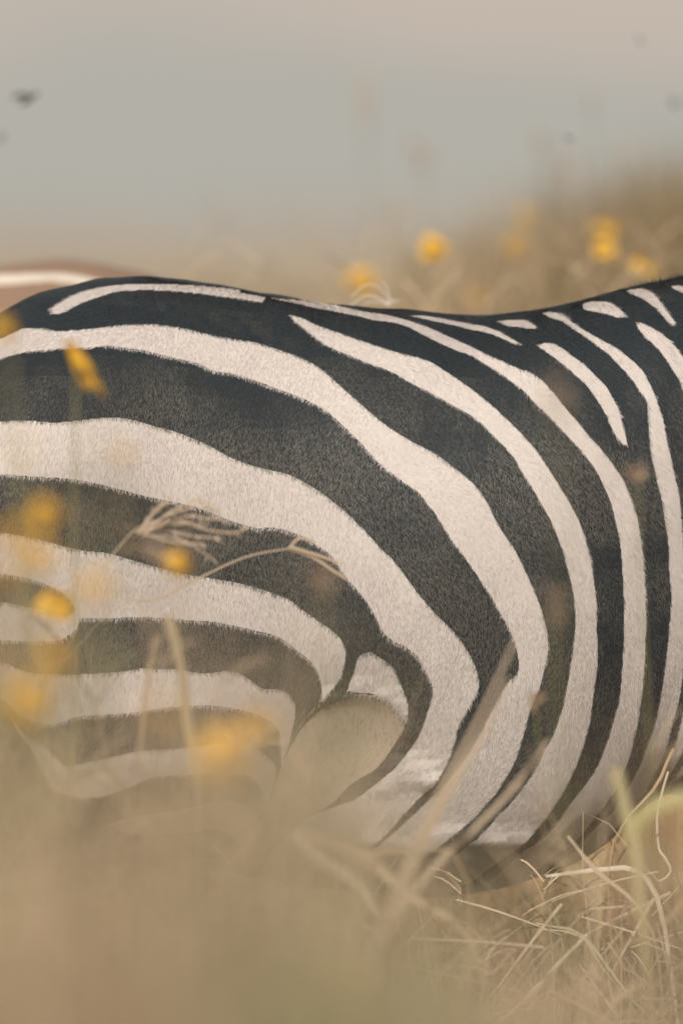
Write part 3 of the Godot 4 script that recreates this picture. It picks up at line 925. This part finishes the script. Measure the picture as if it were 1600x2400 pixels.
func tube(into: SurfaceTool, path: PackedVector3Array, r0: float, r1: float, sides := 6) -> void:
	var n := path.size()
	for i in n - 1:
		var ring := []
		for j in 2:
			var p := path[i + j]
			var along := (path[mini(i + j + 1, n - 1)] - path[maxi(i + j - 1, 0)]).normalized()
			var u := along.cross(Vector3(0.31, 0.2, 0.93)).normalized()
			var v := along.cross(u)
			var r := lerpf(r0, r1, float(i + j) / (n - 1))
			var pts := []
			for k in sides:
				var a := TAU * k / sides
				pts.append(p + (u * cos(a) + v * sin(a)) * r)
			ring.append(pts)
		for k in sides:
			var k2 := (k + 1) % sides
			for q in [ring[0][k], ring[0][k2], ring[1][k], ring[0][k2], ring[1][k2], ring[1][k]]:
				into.add_vertex(q)


func bend(points: Array, many := 14) -> PackedVector3Array:
	var out := PackedVector3Array()
	var last := points.size() - 1
	for i in many + 1:
		var t := float(i) / many * last
		var k := mini(int(t), last - 1)
		var p0: Vector3 = points[maxi(k - 1, 0)]
		var p1: Vector3 = points[k]
		var p2: Vector3 = points[k + 1]
		var p3: Vector3 = points[mini(k + 2, last)]
		out.append(p1.cubic_interpolate(p2, p0, p3, t - k))
	return out


func flower(label: String, head: Vector3, wide: float, toward := Vector3(0.1, 0.5, 0.9), droop := 0.5, group := "yellow flowers in front of the zebra") -> void:
	var foot := Vector3(head.x + rng.randf_range(-0.08, 0.08), 0.0, head.z + rng.randf_range(-0.1, 0.1))
	var o := base("yellow_flower", foot, label, "flower", group)
	var at := head - foot
	var st := SurfaceTool.new()
	st.begin(Mesh.PRIMITIVE_TRIANGLES)
	toward = toward.normalized()
	wide *= 1.0 if droop > 2.0 else 1.18
	tube(st, bend([Vector3.ZERO, Vector3(at.x * 0.2, at.y * 0.45, at.z * 0.1), Vector3(at.x * 0.7, at.y * 0.8, at.z * 0.7), at - toward * wide * 0.1]), 0.0022, 0.0011)
	st.generate_normals()
	put("stem", st.commit(), stem_paint, o)
	for k in 3:
		var leaf := Blades.new()
		var y := at.y * (0.25 + 0.2 * k)
		var yaw := rng.randf() * TAU
		var out := Vector3(cos(yaw), 0.35, sin(yaw))
		var from := Vector3(at.x * 0.25 * y / at.y, y, at.z * 0.2 * y / at.y)
		leaf.ribbon(bend([from, from + out * 0.03, from + out * 0.06 + Vector3(0, -0.01, 0), from + out * 0.08 + Vector3(0, -0.03, 0)], 6), 0.014, Vector3(0, 1, 0.1), Color(0.13, 0.15, 0.06), 0.1)
		put("leaf", leaf.mesh(), leaf_paint, o)
	flower_head(o, at, wide, toward, droop, droop > 2.0)


var leaf_paint: StandardMaterial3D


func build_flowers() -> void:
	flower_paint = tinted(0.6, 0.3, 0.6)
	leaf_paint = tinted(0.6, 0.3, 0.3)
	disc_paint = paint(0.42, 0.22, 0.02, 0.8)
	stem_paint = paint(0.24, 0.22, 0.10, 0.7)
	stem_paint.cull_mode = BaseMaterial3D.CULL_DISABLED
	var f := Vector3(0.05, 0.25, 1.0)
	var s := Vector3(0.8, 0.2, 0.5)
	flower("blurred yellow flower at the left edge beside the root of the zebra's tail", Vector3(-0.288, 1.230, 2.798), 0.028, Vector3(0.5, 0.6, 0.6))
	flower("long drooping yellow flower seen sideways over the uppermost wide dark rump stripe", Vector3(-0.269, 1.201, 1.700), 0.108, Vector3(-0.46, 0.86, -0.1), 2.1)
	flower("small faint yellow flower alone on the second wide white rump stripe", Vector3(-0.181, 1.125, 3.002), 0.013, f)
	flower("faint pale yellow flower on the wide white stripe near the left edge", Vector3(-0.239, 1.142, 3.701), 0.012, f)
	flower("yellow flower on the dark haunch stripe, topmost of the left edge cluster", Vector3(-0.249, 1.075, 3.003), 0.027, f)
	flower("broad yellow flower at the left edge under the topmost of its cluster", Vector3(-0.253, 1.073, 3.403), 0.026, s)
	flower("yellow flower over the white forked haunch stripe at left", Vector3(-0.236, 1.053, 3.404), 0.027, f)
	flower("very blurred yellow flower cut by the left edge beside the forked stripe", Vector3(-0.241, 1.070, 4.004), 0.018, f)
	flower("bright yellow flower beside the drooping grass panicle on the dark haunch stripe", Vector3(-0.148, 1.006, 2.205), 0.032, Vector3(0.5, 0.5, 0.8), 0.8)
	flower("pale yellow blurred flower in the middle of the forked white haunch stripe", Vector3(-0.191, 1.032, 3.504), 0.024, f)
	flower("brightest large yellow flower of the left cluster, at the fork of the white stripe", Vector3(-0.273, 0.963, 2.006), 0.046, Vector3(0.25, 0.75, 0.6))
	flower("yellow flower at the left edge level with the brightest one", Vector3(-0.246, 1.047, 3.904), 0.016, s)
	flower("narrow yellow flower on the brown shaded stripe under the brightest one", Vector3(-0.223, 0.975, 3.406), 0.038, Vector3(0.75, 0.6, 0.3))
	flower("yellow flower at the left edge beside the upper thigh stripe", Vector3(-0.250, 0.979, 3.706), 0.022, s)
	flower("round yellow flower lowest of the left edge cluster", Vector3(-0.239, 0.951, 3.607), 0.036, f)
	flower("large round yellow flower in front of the pale middle thigh stripe", Vector3(-0.094, 0.896, 3.409), 0.042, f, 0.3)
	flower("slanting narrow yellow flower over the upper thigh stripe near the flank fold", Vector3(-0.072, 0.923, 3.408), 0.042, Vector3(-0.45, 0.85, 0.25))
	flower("faint yellow flower on the dark band between the thigh stripes", Vector3(-0.129, 0.960, 4.007), 0.014, f)
	flower("orange yellow smudge of a flower low in the grass near the bottom", Vector3(-0.002, 0.878, 5.410), 0.014, f)
	flower("tiny faint yellow flower left of the lone one on the white stripe", Vector3(-0.180, 1.150, 3.801), 0.007, f)
	var g := "yellow flowers behind the zebra's back"
	flower("bright round yellow flower standing free against the grey sky above the back", Vector3(0.142, 1.312, -3.007), 0.044, f, 0.3, g)
	flower("soft yellow flower just above the dip of the back, left of the free standing one", Vector3(0.035, 1.262, -4.005), 0.046, f, 0.4, g)
	flower("yellow flower topmost of the three before the dark grass at right", Vector3(0.429, 1.349, -3.508), 0.046, Vector3(0.1, 0.9, 0.45), 0.3, g)
	flower("yellow flower middle of the three before the dark grass at right", Vector3(0.406, 1.312, -3.007), 0.042, Vector3(-0.3, 0.5, 0.8), 0.3, g)
	flower("yellow flower lowest of the three before the dark grass at right", Vector3(0.472, 1.288, -3.006), 0.050, Vector3(0.2, 0.9, 0.5), 0.3, g)
	flower("faint yellow flower high at the left end of the dark grass", Vector3(0.341, 1.378, -5.510), 0.030, f, 0.3, g)
	flower("pale yellow flower low behind the saddle of the back", Vector3(0.236, 1.227, -4.505), 0.030, f, 0.3, g)
	flower("dim yellow flower left of the group of three", Vector3(0.314, 1.323, -5.008), 0.034, f, 0.3, g)


# ------------------------------------------------------------------ single stalks, blades and plumes

func foot_of(points: Array, drift := 0.0) -> Array:
	var p: Vector3 = points[0]
	var q: Vector3 = points[1]
	var side := (p - q)
	side.y = 0.0
	var near: Vector3 = p + (p - q).normalized() * 0.10
	return [Vector3(p.x + drift, 0.0, p.z), Vector3(near.x + (drift - near.x + p.x) * 0.4, near.y * 0.6, p.z), near] + points


func blade_thing(called: String, label: String, group: String, lines: Array, width: float, c: Color, taper := 0.25, keel := 0.3, rooted := true, drift := 0.0) -> void:
	# one plant; each line of points is one blade or branch of it, the first one rooted in the ground
	var start: Vector3 = lines[0][0]
	var o := base(called, Vector3(start.x + (drift if rooted else 0.0), 0.0, start.z), label, "grass stalk" if called.contains("stalk") else "grass blade", group)
	o.set_meta("kind", "thing")
	for i in lines.size():
		var pts: Array = lines[i]
		if rooted and i == 0:
			pts = foot_of(pts, drift)
		var local := []
		for p in pts:
			local.append(p - o.position)
		var bl := Blades.new()
		bl.ribbon(bend(local, 22), width * ((0.62 if called == "spikelet_stalk" else 1.0) if i == 0 else rng.randf_range(0.8, 1.1)), Vector3(0.15, 0.25, 1.0), c * rng.randf_range(0.92, 1.08), taper, keel, 1.0 if rooted and i == 0 else 0.0)
		if (called == "panicle_stalk" and i > 0) or called == "seed_stalk":
			var curve := bend(local, 40)
			for k in range(26 if i == 0 else 8, 40, 1 if i == 0 else 4):
				for side in 2:
					var d := ((curve[k + 1] - curve[k]).normalized() + Vector3(rng.randfn(0, 0.45), rng.randfn(0, 0.45), rng.randfn(0, 0.45))).normalized()
					bl.ribbon(PackedVector3Array([curve[k], curve[k] + d * 0.005, curve[k] + d * rng.randf_range(0.006, 0.012)]), rng.randf_range(0.0009, 0.0020), Vector3(0.2, 0.3, 1.0), c * rng.randf_range(0.8, 1.15), 0.2)
		put("stem" if called.contains("stalk") and i == 0 else "blade" if not called.contains("stalk") else "seed_branch", bl.mesh(), blade_paint, o)


var blade_paint: StandardMaterial3D


func build_stalks() -> void:
	blade_paint = tinted(0.55, 0.35, 0.4)
	var tan := Color(0.52, 0.405, 0.30)
	var pale := Color(0.66, 0.56, 0.42)
	var green := Color(0.40, 0.37, 0.17)
	var g := "dry blades in front of the belly"
	blade_thing("dry_grass", "long tan double blade leaning up over the belly stripes", g, [[Vector3(0.000, 0.500, 1.519), Vector3(0.046, 0.626, 1.516), Vector3(0.091, 0.726, 1.513), Vector3(0.139, 0.818, 1.510), Vector3(0.181, 0.909, 1.507)], [Vector3(0.018, 0.504, 1.469), Vector3(0.057, 0.627, 1.465), Vector3(0.105, 0.732, 1.462), Vector3(0.145, 0.802, 1.460), Vector3(0.171, 0.859, 1.459)]], 0.010, tan, 0.25, 0.3, true, -0.12)
	blade_thing("dry_grass", "lower tan blade slanting along a dark belly stripe", g, [[Vector3(0.035, 0.566, 1.417), Vector3(0.075, 0.638, 1.415), Vector3(0.123, 0.687, 1.414), Vector3(0.172, 0.737, 1.412), Vector3(0.214, 0.793, 1.411)]], 0.010, tan, 0.3, 0.3, true, -0.10)
	blade_thing("panicle_stalk", "drooping fine branched seed head on the dark haunch stripe", "seed heads in front of the haunch", [[Vector3(-0.281, 0.909, 0.857), Vector3(-0.262, 0.951, 0.856), Vector3(-0.230, 0.989, 0.855), Vector3(-0.211, 1.000, 0.854)],
		[Vector3(-0.225, 0.990, 0.855), Vector3(-0.187, 1.010, 0.854), Vector3(-0.155, 1.017, 0.854), Vector3(-0.131, 1.010, 0.854)],
		[Vector3(-0.225, 0.989, 0.855), Vector3(-0.178, 1.000, 0.854), Vector3(-0.141, 0.991, 0.855), Vector3(-0.112, 0.990, 0.855), Vector3(-0.108, 0.997, 0.854)],
		[Vector3(-0.220, 0.986, 0.855), Vector3(-0.183, 0.984, 0.855), Vector3(-0.155, 0.970, 0.855), Vector3(-0.138, 0.958, 0.856)],
		[Vector3(-0.220, 0.989, 0.855), Vector3(-0.206, 1.010, 0.854), Vector3(-0.195, 1.021, 0.854)],
		[Vector3(-0.216, 0.989, 0.855), Vector3(-0.173, 1.007, 0.858), Vector3(-0.145, 1.005, 0.862), Vector3(-0.127, 1.003, 0.860)],
		[Vector3(-0.214, 0.992, 0.862), Vector3(-0.186, 1.014, 0.868), Vector3(-0.160, 1.024, 0.866), Vector3(-0.138, 1.020, 0.864)],
		[Vector3(-0.222, 0.990, 0.846), Vector3(-0.190, 1.002, 0.842), Vector3(-0.168, 1.000, 0.846), Vector3(-0.148, 0.997, 0.848)],
		[Vector3(-0.216, 0.988, 0.860), Vector3(-0.184, 0.979, 0.866), Vector3(-0.166, 0.978, 0.866), Vector3(-0.150, 0.976, 0.864)],
		[Vector3(-0.224, 0.986, 0.850), Vector3(-0.214, 1.002, 0.846), Vector3(-0.203, 1.016, 0.842), Vector3(-0.186, 1.026, 0.840)],
		[Vector3(-0.218, 0.986, 0.852), Vector3(-0.192, 0.991, 0.848), Vector3(-0.164, 0.985, 0.850), Vector3(-0.131, 0.984, 0.852)]], 0.0019, tan, 0.6, 0.4, true, -0.45)
	blade_thing("spikelet_stalk", "thin stalk with two folded tan spikelets crossing the dark stripe above the flank", "seed heads in front of the haunch", [[Vector3(-0.200, 0.912, 0.707), Vector3(-0.152, 0.937, 0.706), Vector3(-0.105, 0.958, 0.705), Vector3(-0.057, 0.967, 0.705)],
		[Vector3(-0.058, 0.967, 0.705), Vector3(-0.033, 0.958, 0.705), Vector3(-0.010, 0.943, 0.706), Vector3(0.007, 0.932, 0.706)],
		[Vector3(-0.058, 0.967, 0.705), Vector3(-0.048, 0.978, 0.705), Vector3(-0.036, 0.977, 0.705), Vector3(-0.028, 0.972, 0.705)],
		[Vector3(-0.058, 0.969, 0.707), Vector3(-0.019, 0.957, 0.708), Vector3(0.000, 0.949, 0.709)]], 0.0042, Color(0.46, 0.36, 0.26), 0.6, 0.4, true, -0.70)
	blade_thing("dry_grass", "upright brownish blade before the dark stripe above the upper thigh stripe", "dry blades in front of the thigh", [[Vector3(-0.156, 0.790, 1.411), Vector3(-0.163, 0.852, 1.409), Vector3(-0.172, 0.896, 1.408), Vector3(-0.180, 0.922, 1.407)]], 0.011, Color(0.46, 0.35, 0.23), 0.8)
	blade_thing("dry_grass", "thin upright blade left of the brownish one over the same dark stripe", "dry blades in front of the thigh", [[Vector3(-0.209, 0.794, 1.311), Vector3(-0.203, 0.847, 1.309), Vector3(-0.196, 0.883, 1.308), Vector3(-0.193, 0.896, 1.308)]], 0.0055, Color(0.46, 0.35, 0.23), 0.7)
	blade_thing("seed_stalk", "fuzzy greenish tan seed spike before the lower right belly", "seed spikes at lower right", [[Vector3(0.296, 0.646, 1.765), Vector3(0.292, 0.701, 1.764), Vector3(0.283, 0.734, 1.762), Vector3(0.271, 0.785, 1.761)]], 0.016, Color(0.50, 0.43, 0.24), 0.7, 0.8)
	blade_thing("green_grass", "broad blurred greenish blade arching in from the right edge", "green blades at lower right", [[Vector3(0.436, 0.674, 2.100), Vector3(0.395, 0.756, 2.109), Vector3(0.354, 0.780, 2.111), Vector3(0.312, 0.776, 2.111), Vector3(0.285, 0.762, 2.112), Vector3(0.273, 0.738, 2.113)]], 0.020, green, 0.5, 0.3)
	blade_thing("dry_grass", "bleached white dry blade lying level under the belly", "dry blades at lower right", [[Vector3(0.400, 0.30, 0.42), Vector3(0.372, 0.52, 0.416), Vector3(0.344, 0.583, 0.416), Vector3(0.300, 0.587, 0.416), Vector3(0.266, 0.583, 0.416), Vector3(0.235, 0.579, 0.416)]], 0.0085, Color(0.74, 0.65, 0.53), 0.35, 0.3)
	blade_thing("dry_stalk", "thin bent straw folding sharply at the lower right", "dry stalks at lower right", [[Vector3(0.353, 0.585, 0.416), Vector3(0.366, 0.574, 0.417), Vector3(0.379, 0.585, 0.416), Vector3(0.372, 0.601, 0.416), Vector3(0.365, 0.613, 0.415), Vector3(0.364, 0.655, 0.414), Vector3(0.376, 0.700, 0.414)]], 0.0032, pale, 0.8, 0.6, true, -0.02)
	blade_thing("red_grass", "short rusty red dry blade under the belly at right", "red blades at lower right", [[Vector3(0.338, 0.519, 0.318), Vector3(0.334, 0.534, 0.318), Vector3(0.329, 0.549, 0.317), Vector3(0.324, 0.559, 0.317)]], 0.006, Color(0.21, 0.115, 0.075), 0.8)
	blade_thing("green_grass", "pale green blade with white edge pointing left in the lower right grass", "green blades at lower right", [[Vector3(0.330, 0.440, 0.369), Vector3(0.289, 0.496, 0.369), Vector3(0.267, 0.513, 0.368), Vector3(0.247, 0.517, 0.368), Vector3(0.225, 0.521, 0.368)]], 0.0055, Color(0.55, 0.52, 0.30), 0.3)
	blade_thing("green_grass", "second pale blade just under the white edged green one", "green blades at lower right", [[Vector3(0.300, 0.47, 0.320), Vector3(0.284, 0.497, 0.319), Vector3(0.271, 0.504, 0.319), Vector3(0.258, 0.508, 0.318), Vector3(0.230, 0.510, 0.318)]], 0.0045, Color(0.60, 0.54, 0.36), 0.3)
	blade_thing("dry_stalk", "pale dry stalk slanting up from the bottom towards the green blades", "dry stalks at lower right", [[Vector3(0.200, 0.437, 0.521), Vector3(0.224, 0.462, 0.520), Vector3(0.253, 0.493, 0.519), Vector3(0.280, 0.520, 0.518)]], 0.0062, pale, 0.6, 0.5, true, -0.05)
	blade_thing("dry_stalk", "thin orange straw standing at the right edge before the chest", "dry stalks at lower right", [[Vector3(0.357, 0.682, 0.463), Vector3(0.366, 0.697, 0.463), Vector3(0.372, 0.712, 0.463), Vector3(0.380, 0.729, 0.462)]], 0.0045, Color(0.56, 0.40, 0.24), 0.6)
	blade_thing("dry_grass", "tan blade crossing the belly edge down to the right", "dry blades at lower right", [[Vector3(0.287, 0.600, 0.616), Vector3(0.274, 0.615, 0.615), Vector3(0.255, 0.639, 0.615)]], 0.0065, tan, 0.5, 0.3, true, 0.10)
	blade_thing("brown_grass", "dark brown blade bending level left of the belly's lowest point", "brown blades at lower middle", [[Vector3(0.032, 0.662, 1.214), Vector3(-0.009, 0.669, 1.214), Vector3(-0.036, 0.680, 1.214), Vector3(-0.072, 0.689, 1.214)]], 0.010, Color(0.36, 0.25, 0.16), 0.5, 0.3, true, 0.10)
	blade_thing("brown_grass", "tan brown blade above the dark level one, sloping to the right", "brown blades at lower middle", [[Vector3(0.070, 0.632, 1.415), Vector3(0.026, 0.671, 1.414), Vector3(-0.018, 0.691, 1.414), Vector3(-0.048, 0.700, 1.413)]], 0.012, tan, 0.6, 0.3, true, 0.08)
	blade_thing("pale_grass", "short whitish bud like blade tip in the lower middle", "pale blades at lower middle", [[Vector3(-0.028, 0.667, 1.314), Vector3(-0.040, 0.680, 1.314), Vector3(-0.053, 0.687, 1.314)]], 0.016, Color(0.66, 0.60, 0.46), 0.5)
	# a feathery white awn behind the back
	var awn := Color(0.80, 0.76, 0.70)
	blade_thing("feathery_stalk", "white feathery awn curling above the dip of the zebra's back", "feathery awns", [[Vector3(0.062, 1.222, -0.45), Vector3(0.066, 1.236, -0.45), Vector3(0.055, 1.247, -0.45), Vector3(0.042, 1.259, -0.45), Vector3(0.026, 1.257, -0.45), Vector3(0.012, 1.242, -0.45)],
		[Vector3(0.061, 1.234, -0.45), Vector3(0.047, 1.242, -0.45), Vector3(0.032, 1.245, -0.45), Vector3(0.018, 1.238, -0.45), Vector3(0.009, 1.230, -0.45)],
		[Vector3(0.058, 1.233, -0.45), Vector3(0.059, 1.247, -0.45), Vector3(0.055, 1.259, -0.45), Vector3(0.050, 1.263, -0.45)],
		[Vector3(0.055, 1.234, -0.45), Vector3(0.066, 1.239, -0.45), Vector3(0.074, 1.238, -0.45)],
		[Vector3(0.062, 1.234, -0.45), Vector3(0.042, 1.238, -0.45), Vector3(0.026, 1.234, -0.45)]], 0.0009, awn, 0.8, 0.4)
	# pinkish seed plumes far behind, high on thin stalks
	plumes([
		["blurred tan seed head between two white shoulder stripes at right", Vector3(0.297, 1.071, 1.603), 0.020, 0.022],
		["rusty blurred seed head over the dark stripe right of the widest white one", Vector3(0.191, 0.968, 2.406), 0.040, 0.026],
		["slanting tan seed head on a dark stripe over the lower ribs", Vector3(0.203, 0.825, 1.310), 0.022, 0.020],
		["soft tan seed head under the folded spikelets above the flank", Vector3(-0.018, 1.008, 2.805), 0.026, 0.026],
		["very faint brown seed head below the short saddle stripe", Vector3(0.169, 1.171, 3.400), 0.030, 0.024],
	], "seed_stalk", "seed head", "seed heads in front of the ribs", Color(0.40, 0.28, 0.19), 22)
	plumes([
		["tall pinkish seed plume, highest, standing alone against the middle of the sky", Vector3(0.045, 1.600, -6.017), 0.13, 0.040],
		["round pinkish seed plume against the sky above the free standing yellow flower", Vector3(0.152, 1.477, -5.512), 0.06, 0.060],
		["pale pinkish plume over the left shoulder of the dark grass", Vector3(0.409, 1.461, -5.012), 0.07, 0.060],
		["dusky upright plume left of the free standing yellow flower", Vector3(0.094, 1.382, -5.510), 0.08, 0.034],
		["small faint plume high at the right against the sky", Vector3(0.437, 1.564, -4.515), 0.04, 0.020],
		["faint pinkish plume between the round one and the dark grass", Vector3(0.358, 1.504, -5.013), 0.05, 0.030],
	], "plume_stalk", "seed plume", "pinkish seed plumes behind the zebra", Color(0.52, 0.39, 0.31), 34)


func plumes(spots: Array, called: String, category: String, group: String, c: Color, many: int) -> void:
	for s in spots:
		var top: Vector3 = s[1]
		var o := base(called, Vector3(top.x, 0, top.z), s[0], category, group)
		var st := SurfaceTool.new()
		st.begin(Mesh.PRIMITIVE_TRIANGLES)
		tube(st, bend([Vector3.ZERO, Vector3(0.02, top.y * 0.5, 0), Vector3(0, top.y, 0)]), 0.0016, 0.0008)
		st.generate_normals()
		put("stem", st.commit(), stem_paint, o)
		var plume := Blades.new()
		for k in many * (2 if s[2] > 0.1 else 1):
			var y: float = top.y + s[2] * rng.randf_range(-0.5, 0.4)
			var yaw := rng.randf() * TAU
			var out := Vector3(cos(yaw), 0.9, sin(yaw)).normalized()
			var from := Vector3(0, y, 0)
			plume.ribbon(PackedVector3Array([from, from + out * s[3] * 0.4, from + out * s[3] * 0.7 + Vector3(0, -0.003, 0)]), 0.0020, Vector3(sin(yaw), 0.3, cos(yaw)), c, 0.6)
		put("seed_head", plume.mesh(), blade_paint, o)


# ------------------------------------------------------------------ insects in the air

func build_insects() -> void:
	var dark := paint(0.035, 0.04, 0.045, 0.4, 0.5)
	var wing := paint(0.10, 0.11, 0.12, 0.4, 0.5)
	wing.cull_mode = BaseMaterial3D.CULL_DISABLED
	var spots := [
		["dark winged insect flying at upper left, the largest in the air", Vector3(-0.436, 1.514, -1.612), 1.0, 0.6],
		["tiny dark insect in the top right corner of the sky", Vector3(0.430, 1.606, -2.015), 0.32, -0.4],
		["tiny dark insect above the dark grass at right", Vector3(0.314, 1.458, -1.510), 0.34, 0.2],
		["tiny blurred insect at the left edge below the largest one", Vector3(-0.489, 1.467, -2.011), 0.5, 1.1],
		["tiny blurred insect at the right edge against the sky", Vector3(0.489, 1.521, -2.312), 0.5, -0.9],
	]
	for s in spots:
		var o := base("flying_insect", s[1], s[0], "insect", "insects in the air")
		o.rotation.z = s[3]
		o.scale = Vector3.ONE * s[2]
		var b := SphereMesh.new()
		b.radius = 0.0035
		b.height = 0.026
		b.radial_segments = 12
		b.rings = 8
		var m := put("body", b, dark, o)
		m.rotation.z = PI / 2
		var h := SphereMesh.new()
		h.radius = 0.0032
		h.height = 0.0064
		h.radial_segments = 10
		h.rings = 6
		put("head", h, dark, o).position = Vector3(0.0145, 0.0004, 0)
		for side in [1.0, -1.0]:
			var bl := Blades.new()
			bl.ribbon(bend([Vector3(0.004, 0.002, 0), Vector3(-0.002, 0.009, 0.008 * side), Vector3(-0.010, 0.013, 0.016 * side), Vector3(-0.016, 0.014, 0.022 * side)], 6), 0.009, Vector3(0.4, 0.2, 1.0), Color.WHITE, 0.5, 0.1)
			put("wing", bl.mesh(), wing, o)
